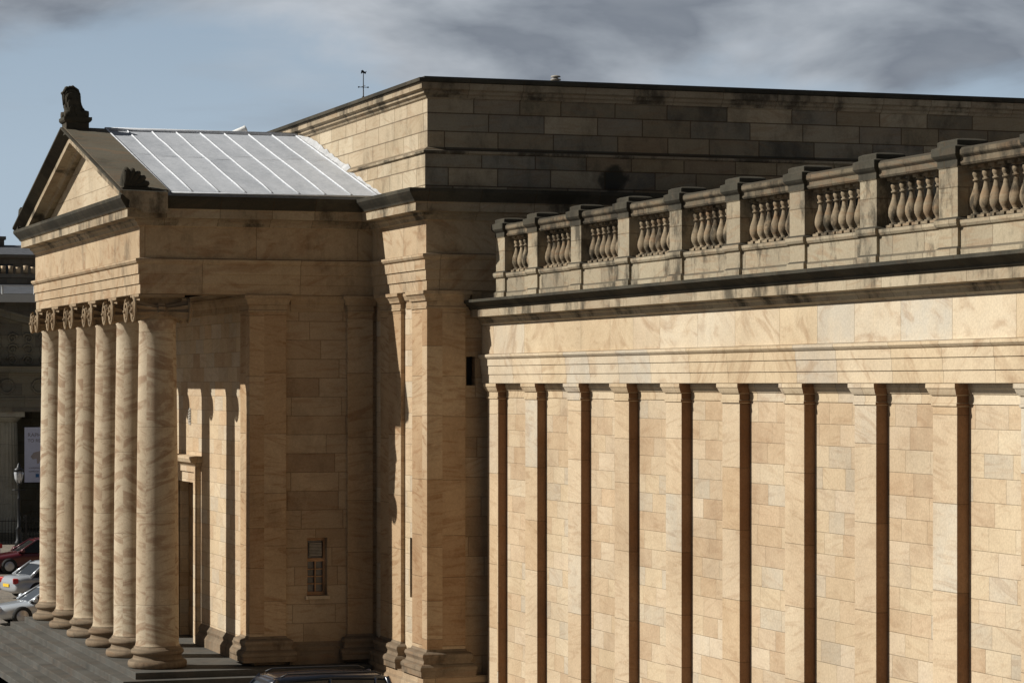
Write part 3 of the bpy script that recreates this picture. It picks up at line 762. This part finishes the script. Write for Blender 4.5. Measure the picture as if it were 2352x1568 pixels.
# tenements
def tenement(x0, x1, y, ztop, zr, lab, stacks, pots=6):
    T = thing('tenement_building', ((x0+x1)/2, y+6, GZ), lab, 'building')
    bm = B(); box(bm, x0, x1, y, y+12, GZ, ztop); rlathe(bm, x0, x1, y, y+12, [(0,ztop-.3),(.3,ztop-.2),(.3,ztop+.02)])
    obj('stone_wall', bm, M_ten, T)
    bm = B(); A = [bm.verts.new(p) for p in ((x0,y,ztop),(x1,y,ztop),(x1,y+12,ztop),(x0,y+12,ztop),(x0,y+6,zr),(x1,y+6,zr))]
    for f in ((0,1,5,4),(2,3,4,5),(1,2,5),(3,0,4),(3,2,1,0)): bm.faces.new([A[i] for i in f])
    obj('slate_roof', bm, M_slate, T)
    for sx, sz, w in stacks:
        bm = B(); rlathe(bm, sx, sx+w, y+5, y+6.2, [(0,ztop),(0,sz-.3),(.12,sz-.25),(.12,sz)]); s = obj('chimney_stack', bm, M_ten, T)
        bm = B()
        n = int(w/.5)
        for k in range(n): lathe(bm, sx+.3+k*.5, y+5.6, [(.17,sz),(.14,sz+.4),(.17,sz+.45+random.random()*.2)], 10)
        o = obj('chimney_pot', bm, M_pot); o.parent = s; o['kind'] = 'stuff'
    bm = B()
    for k in range(int((x1-x0)/3)):
        for z in range(4):
            zz = ztop-2.6-z*3.2; box(bm, x0+1+k*3, x0+2.1+k*3, y-.03, y+.05, zz, zz+1.9)
    o = obj('windows', bm, M_glassd, T); o['kind'] = 'stuff'
tenement(14, 42, 205, 9.4, 10.4, 'tall dark stone tenement with clay chimney pots on its roofline', [(26,11.0,5.2)])
tenement(12, 40, 182, 5.8, 6.8, 'dark stone tenement with slate roof and rows of pale chimney pots', [(23,7.3,7)])
PV = thing('glazed_pavilion', (24, 176, GZ), 'low white-framed glazed rooftop pavilion', 'building')
bm = B(); box(bm, 10, 38, 176.5, 181, GZ, 5.1); obj('pavilion_wall', bm, M_ten, PV)
bm = B(); box(bm, 10, 38, 176, 181.5, 5.1, 5.6)
for k in range(12): box(bm, 12+k*2, 12.1+k*2, 176, 176.1, 5.6, 6.1)
box(bm, 10, 38, 176, 176.08, 6.1, 6.16); obj('pavilion_roof', bm, M_white, PV)

# ------------------------------------------------------------------ cars
def car(label, loc, rot, paint, L=4.4, W=1.76, H=1.43, kind='saloon', cat='car'):
    E = thing('parked_car', loc, label, cat, 'cars parked beside the museum'); E['localparent'] = 1
    P = simple('car_paint', paint, .28, .35 if sum(paint) > .5 else .1, var=.02, coat=.8)
    h = L/2; w = W/2
    belt = H*.63 if kind != 'suv' else H*.58
    hood = belt*.93; boot = belt*1.02 if kind == 'saloon' else belt
    st = [(h, .30, belt*.62, w*.72), (h-.08, .2, belt*.74, w*.86), (h-.45, .18, hood*.9, w*.95), (h-1.0, .18, hood*.98, w), (h-1.35, .18, belt, w), (0, .18, belt, w), (-h+1.0, .18, belt*1.0, w), (-h+.5, .18, boot, w*.97), (-h+.1, .22, boot*.96, w*.9), (-h, .32, boot*.75, w*.8)]
    bm = B(); rings = []
    for x, zb, zt, ww in st:
        sec = [(-ww*.85,zb),(-ww,zb+.12),(-ww,(zb+zt)*.5),(-ww*.97,zt-.12),(-ww*.86,zt-.01),(-ww*.4,zt+.02),(ww*.4,zt+.02),(ww*.86,zt-.01),(ww*.97,zt-.12),(ww,(zb+zt)*.5),(ww,zb+.12),(ww*.85,zb)]
        rings.append([bm.verts.new((x, y, z)) for y, z in sec])
    for a, b in zip(rings, rings[1:]):
        for i in range(12):
            f = bm.faces.new((a[i], a[(i+1)%12], b[(i+1)%12], b[i])); f.smooth = True
    for r in (rings[0], rings[-1]): bm.faces.new(r)
    body = obj('body', bm, P); body.parent = E
    s = body.modifiers.new('s', 'SUBSURF'); s.levels = 1; s.render_levels = 2
    if kind == 'saloon': xs = (h-1.25, h-2.05, -h+1.25, -h+.62)
    elif kind == 'hatch': xs = (h-1.1, h-1.8, -h+.65, -h+.15)
    else: xs = (h-1.35, h-1.95, -h+.35, -h+.12)
    zt = H; wb, wt = w*.93, w*.70
    if kind == 'suv': wt = w*.78
    bm = B()
    v = [bm.verts.new(p) for p in ((xs[0],-wb,belt-.05),(xs[0],wb,belt-.05),(xs[3],wb,belt-.05),(xs[3],-wb,belt-.05),(xs[1],-wt,zt-.04),(xs[1],wt,zt-.04),(xs[2],wt,zt-.04),(xs[2],-wt,zt-.04))]
    for f in ((0,3,2,1),(4,5,6,7),(0,1,5,4),(1,2,6,5),(2,3,7,6),(3,0,4,7)): bm.faces.new([v[i] for i in f])
    o = obj('window', bm, M_glassd, bevel=.03); o.parent = E
    bm = B()
    rr = []
    for x, dz, k in ((xs[1]+.12,-.09,.96),(xs[1]-.1,-.01,1.0),((xs[1]+xs[2])/2,.03,1.02),(xs[2]+.1,-.01,1.),(xs[2]-.1,-.08,.97)):
        rr.append([bm.verts.new((x, y, z)) for y, z in ((-wt*k-.03,zt-.1+dz),(-wt*k,zt-.02+dz),(-wt*.5,zt+.0+dz),(wt*.5,zt+.0+dz),(wt*k,zt-.02+dz),(wt*k+.03,zt-.1+dz))])
    for a, b in zip(rr, rr[1:]):
        for i in range(6):
            f = bm.faces.new((a[i], a[(i+1)%6], b[(i+1)%6], b[i])); f.smooth = True
    bm.faces.new(rr[0]); bm.faces.new(rr[-1])
    for s_ in (1, -1):
        mids = [(xs[0]+xs[3])/2-.1]
        tube(bm, [(xs[0]+.03,s_*wb,belt-.03),(xs[1],s_*(wt+.01),zt-.05)], .035, 6)
        tube(bm, [(xs[3]-.02,s_*wb,belt-.03),(xs[2],s_*(wt+.01),zt-.05)], .06, 6)
        for mx in mids + ([mids[0]-1.0] if kind == 'suv' else []):
            tube(bm, [(mx,s_*(wb+.01),belt-.03),(mx-.05,s_*(wt+.015),zt-.06)], .035, 6)
    o = obj('roof_panel', bm, P); o.parent = E
    if kind == 'suv':
        for s_ in (1,-1):
            bm = B()
            tube(bm, [(xs[1]-.1,s_*(wt-.06),zt+.0),(xs[1]-.25,s_*(wt-.06),zt+.06),(xs[2]+.25,s_*(wt-.06),zt+.06),(xs[2]+.1,s_*(wt-.06),zt)], .018, 6)
            o = obj('roof_rail', bm, M_plastic); o.parent = E
    r = .32 if kind != 'suv' else .37
    for sx in (h-.85, -h+.85):
        for sy in (1, -1):
            bm = B(); axlathe(bm, [(r*.7,-.11),(r,-.09),(r,.09),(r*.7,.11)], (0,0,0), (0,1,0), 24)
            wh = obj('wheel', bm, M_tyre); wh.parent = E; wh.location = (sx, sy*(w-.09), r)
            bm = B(); axlathe(bm, [(r*.66,0),(r*.6,.02),(.08,.015),(.05,.03)], (0,sy*.1,0), (0,sy,0), 20)
            o = obj('rim', bm, M_rim); o.parent = wh
    for sy in (1, -1):
        bm = B(); rlathe(bm, -.10, .08, -.17, .17, [(-.02,-.08),(0,-.04),(0,.05),(-.03,.08)])
        o = obj('headlight', bm, M_clear, bevel=.015); o.parent = E; o.location = (h-.12, sy*w*.66, belt*.68); o.rotation_euler[2] = -sy*.35
        bm = B(); rlathe(bm, -.10, .10, -.15, .15, [(-.02,-.1),(0,-.06),(0,.07),(-.03,.1)])
        o = obj('taillight', bm, M_red, bevel=.015); o.parent = E; o.location = (-h+.1, sy*w*.68, belt*.80); o.rotation_euler[2] = sy*.35
        bm = B(); axlathe(bm, [(.03,-.1),(.09,-.06),(.09,.05),(.04,.1)], (0,0,0), (0,1,0), 10)
        o = obj('wing_mirror', bm, P); o.parent = E; o.location = (xs[0]-.15, sy*(w+.06), belt+.05)
    bm = B(); box(bm, -.01, .01, -.26, .26, -.055, .055); o = obj('rear_plate', bm, M_yplate); o.parent = E; o.location = (-h-.012, 0, belt*.6)
    bm = B(); box(bm, -.01, .01, -.26, .26, -.055, .055); o = obj('front_plate', bm, M_wplate); o.parent = E; o.location = (h+.012, 0, .42)
    bm = B(); box(bm, -.02, .02, -.5, .5, -.07, .07); o = obj('grille', bm, M_plastic, bevel=.01); o.parent = E; o.location = (h-.03, 0, belt*.6)
    E.rotation_euler[2] = math.radians(rot)
    return E
car('dark navy estate-type off-roader with roof rails parked by the steps', (14.55, 57.7, GZ), 180, (.010,.013,.022), 4.7, 1.85, 1.62, 'suv')
car('dark hatchback parked beside the off-roader', (16.6, 55.2, GZ), 180, (.02,.02,.022), 4.1, 1.72, 1.48, 'hatch')
car('silver saloon car with red tail lights parked on setts', (17.3, 101.8, GZ), 14, (.45,.47,.49), 4.5, 1.8, 1.36, 'saloon')
car('dark blue hatchback with yellow rear plate', (16.85, 98.0, GZ), 82, (.015,.035,.11), 4.0, 1.7, 1.36, 'hatch')
car('pale silver car with its bonnet beside the portico steps', (15.2, 90.8, GZ), 185, (.58,.62,.66), 4.4, 1.76, 1.26, 'hatch')
car('dark red saloon car parked near the railings', (18.6, 115.5, GZ), 182, (.09,.006,.01), 4.5, 1.78, 1.42, 'saloon')
car('pale beige car parked near the railings', (15.9, 123, GZ), 180, (.55,.50,.45), 4.3, 1.75, 1.42, 'hatch')

# ------------------------------------------------------------------ light & sky
to_sun = Vector((-1, .32, .81)).normalized()
sl = bpy.data.lights.new('sun', 'SUN'); sl.energy = 5.4; sl.angle = math.radians(.53); sl.color = (1, .958, .885)
so = bpy.data.objects.new('sun', sl); COL.objects.link(so); so.rotation_euler = to_sun.to_track_quat('Z', 'Y').to_euler(); so.location = (-30, 40, 40)
world = bpy.data.worlds.new('World'); scene.world = world; world.use_nodes = True
nt = world.node_tree; nt.nodes.clear()
class WG(G):
    def __init__(s, nt): s.nt = nt
wg = WG(nt)
sky = wg.n('ShaderNodeTexSky', sky_type='NISHITA'); sky.sun_disc = False
sky.sun_elevation = math.asin(to_sun.z); sky.sun_rotation = math.atan2(to_sun.x, to_sun.y)
sky.altitude = 50; sky.air_density = 1.0; sky.dust_density = .6; sky.ozone_density = 2.
b1 = wg.n('ShaderNodeBackground'); b1.inputs[1].default_value = .07; nt.links.new(sky.outputs[0], b1.inputs[0])
tc = wg.n('ShaderNodeTexCoord'); D = wg.sep(tc.outputs['Generated'])
def bg(col, strength=1.):
    b = wg.n('ShaderNodeBackground'); wg.put(b.inputs[0], col); b.inputs[1].default_value = strength; return b.outputs[0]
def ms(f, a, b):
    m = wg.n('ShaderNodeMixShader'); wg.put(m.inputs[0], f); nt.links.new(a, m.inputs[1]); nt.links.new(b, m.inputs[2]); return m.outputs[0]
sh = ms(wg.ss(D[2], .02, .35, .94, .15), b1.outputs[0], bg(wg.ramp(D[2], [(0., (.44,.54,.63)), (.08, (.41,.51,.62)), (.2, (.30,.38,.49))])))
cv = wg.comb(D[0], D[1], wg.math('MULTIPLY', D[2], 2.8))
n1 = wg.noise(cv, 6.0, 8, .52, .25); n2 = wg.noise(cv, 9., 6, .5, .25); n3 = wg.noise(wg.comb(D[0], D[1], wg.math('MULTIPLY', D[2], 6.)), 9., 5, .5, .2)
el = wg.math('MULTIPLY_ADD', wg.math('SUBTRACT', n1, .5), .13, D[2])
el = wg.math('MULTIPLY_ADD', wg.math('SUBTRACT', D[0], .32), .06, el)
deck = wg.ss(el, .094, .118)
wis = wg.ss(n3, .52, .74, 0, .35)
mask = wg.math('MAXIMUM', deck, wis)
ccol = wg.ramp(wg.math('MULTIPLY_ADD', wg.math('SUBTRACT', el, .12), 2.6, n2), [(.34, (.50,.535,.58)), (.46, (.335,.37,.415)), (.56, (.205,.232,.275)), (.72, (.29,.32,.36))])
sh = ms(mask, sh, bg(ccol))
sh = ms(wg.ss(D[2], .22, .55, 0, .8), sh, bg((.08, .09, .11)))  # sky dimmed overhead to cut fill light
sh = ms(wg.ss(wg.math('MULTIPLY', D[1], -1.), -.45, .25, 0, .9), sh, bg((.06, .066, .078)))  # unseen dark sky added behind the viewer to deepen shaded faces
out = wg.n('ShaderNodeOutputWorld'); nt.links.new(sh, out.inputs[0])

# ------------------------------------------------------------------ camera
cam = bpy.data.cameras.new('camera'); co = bpy.data.objects.new('camera', cam); COL.objects.link(co)
cam.sensor_width = 36; cam.lens = 97.96; cam.shift_y = 96/2352; cam.clip_end = 5000; cam.clip_start = .5
co.location = (0, 0, 0); co.rotation_euler = (math.radians(90), 0, -math.atan(.34))
scene.camera = co
scene.view_settings.view_transform = 'Standard'; scene.view_settings.look = 'None'; scene.view_settings.exposure = 0
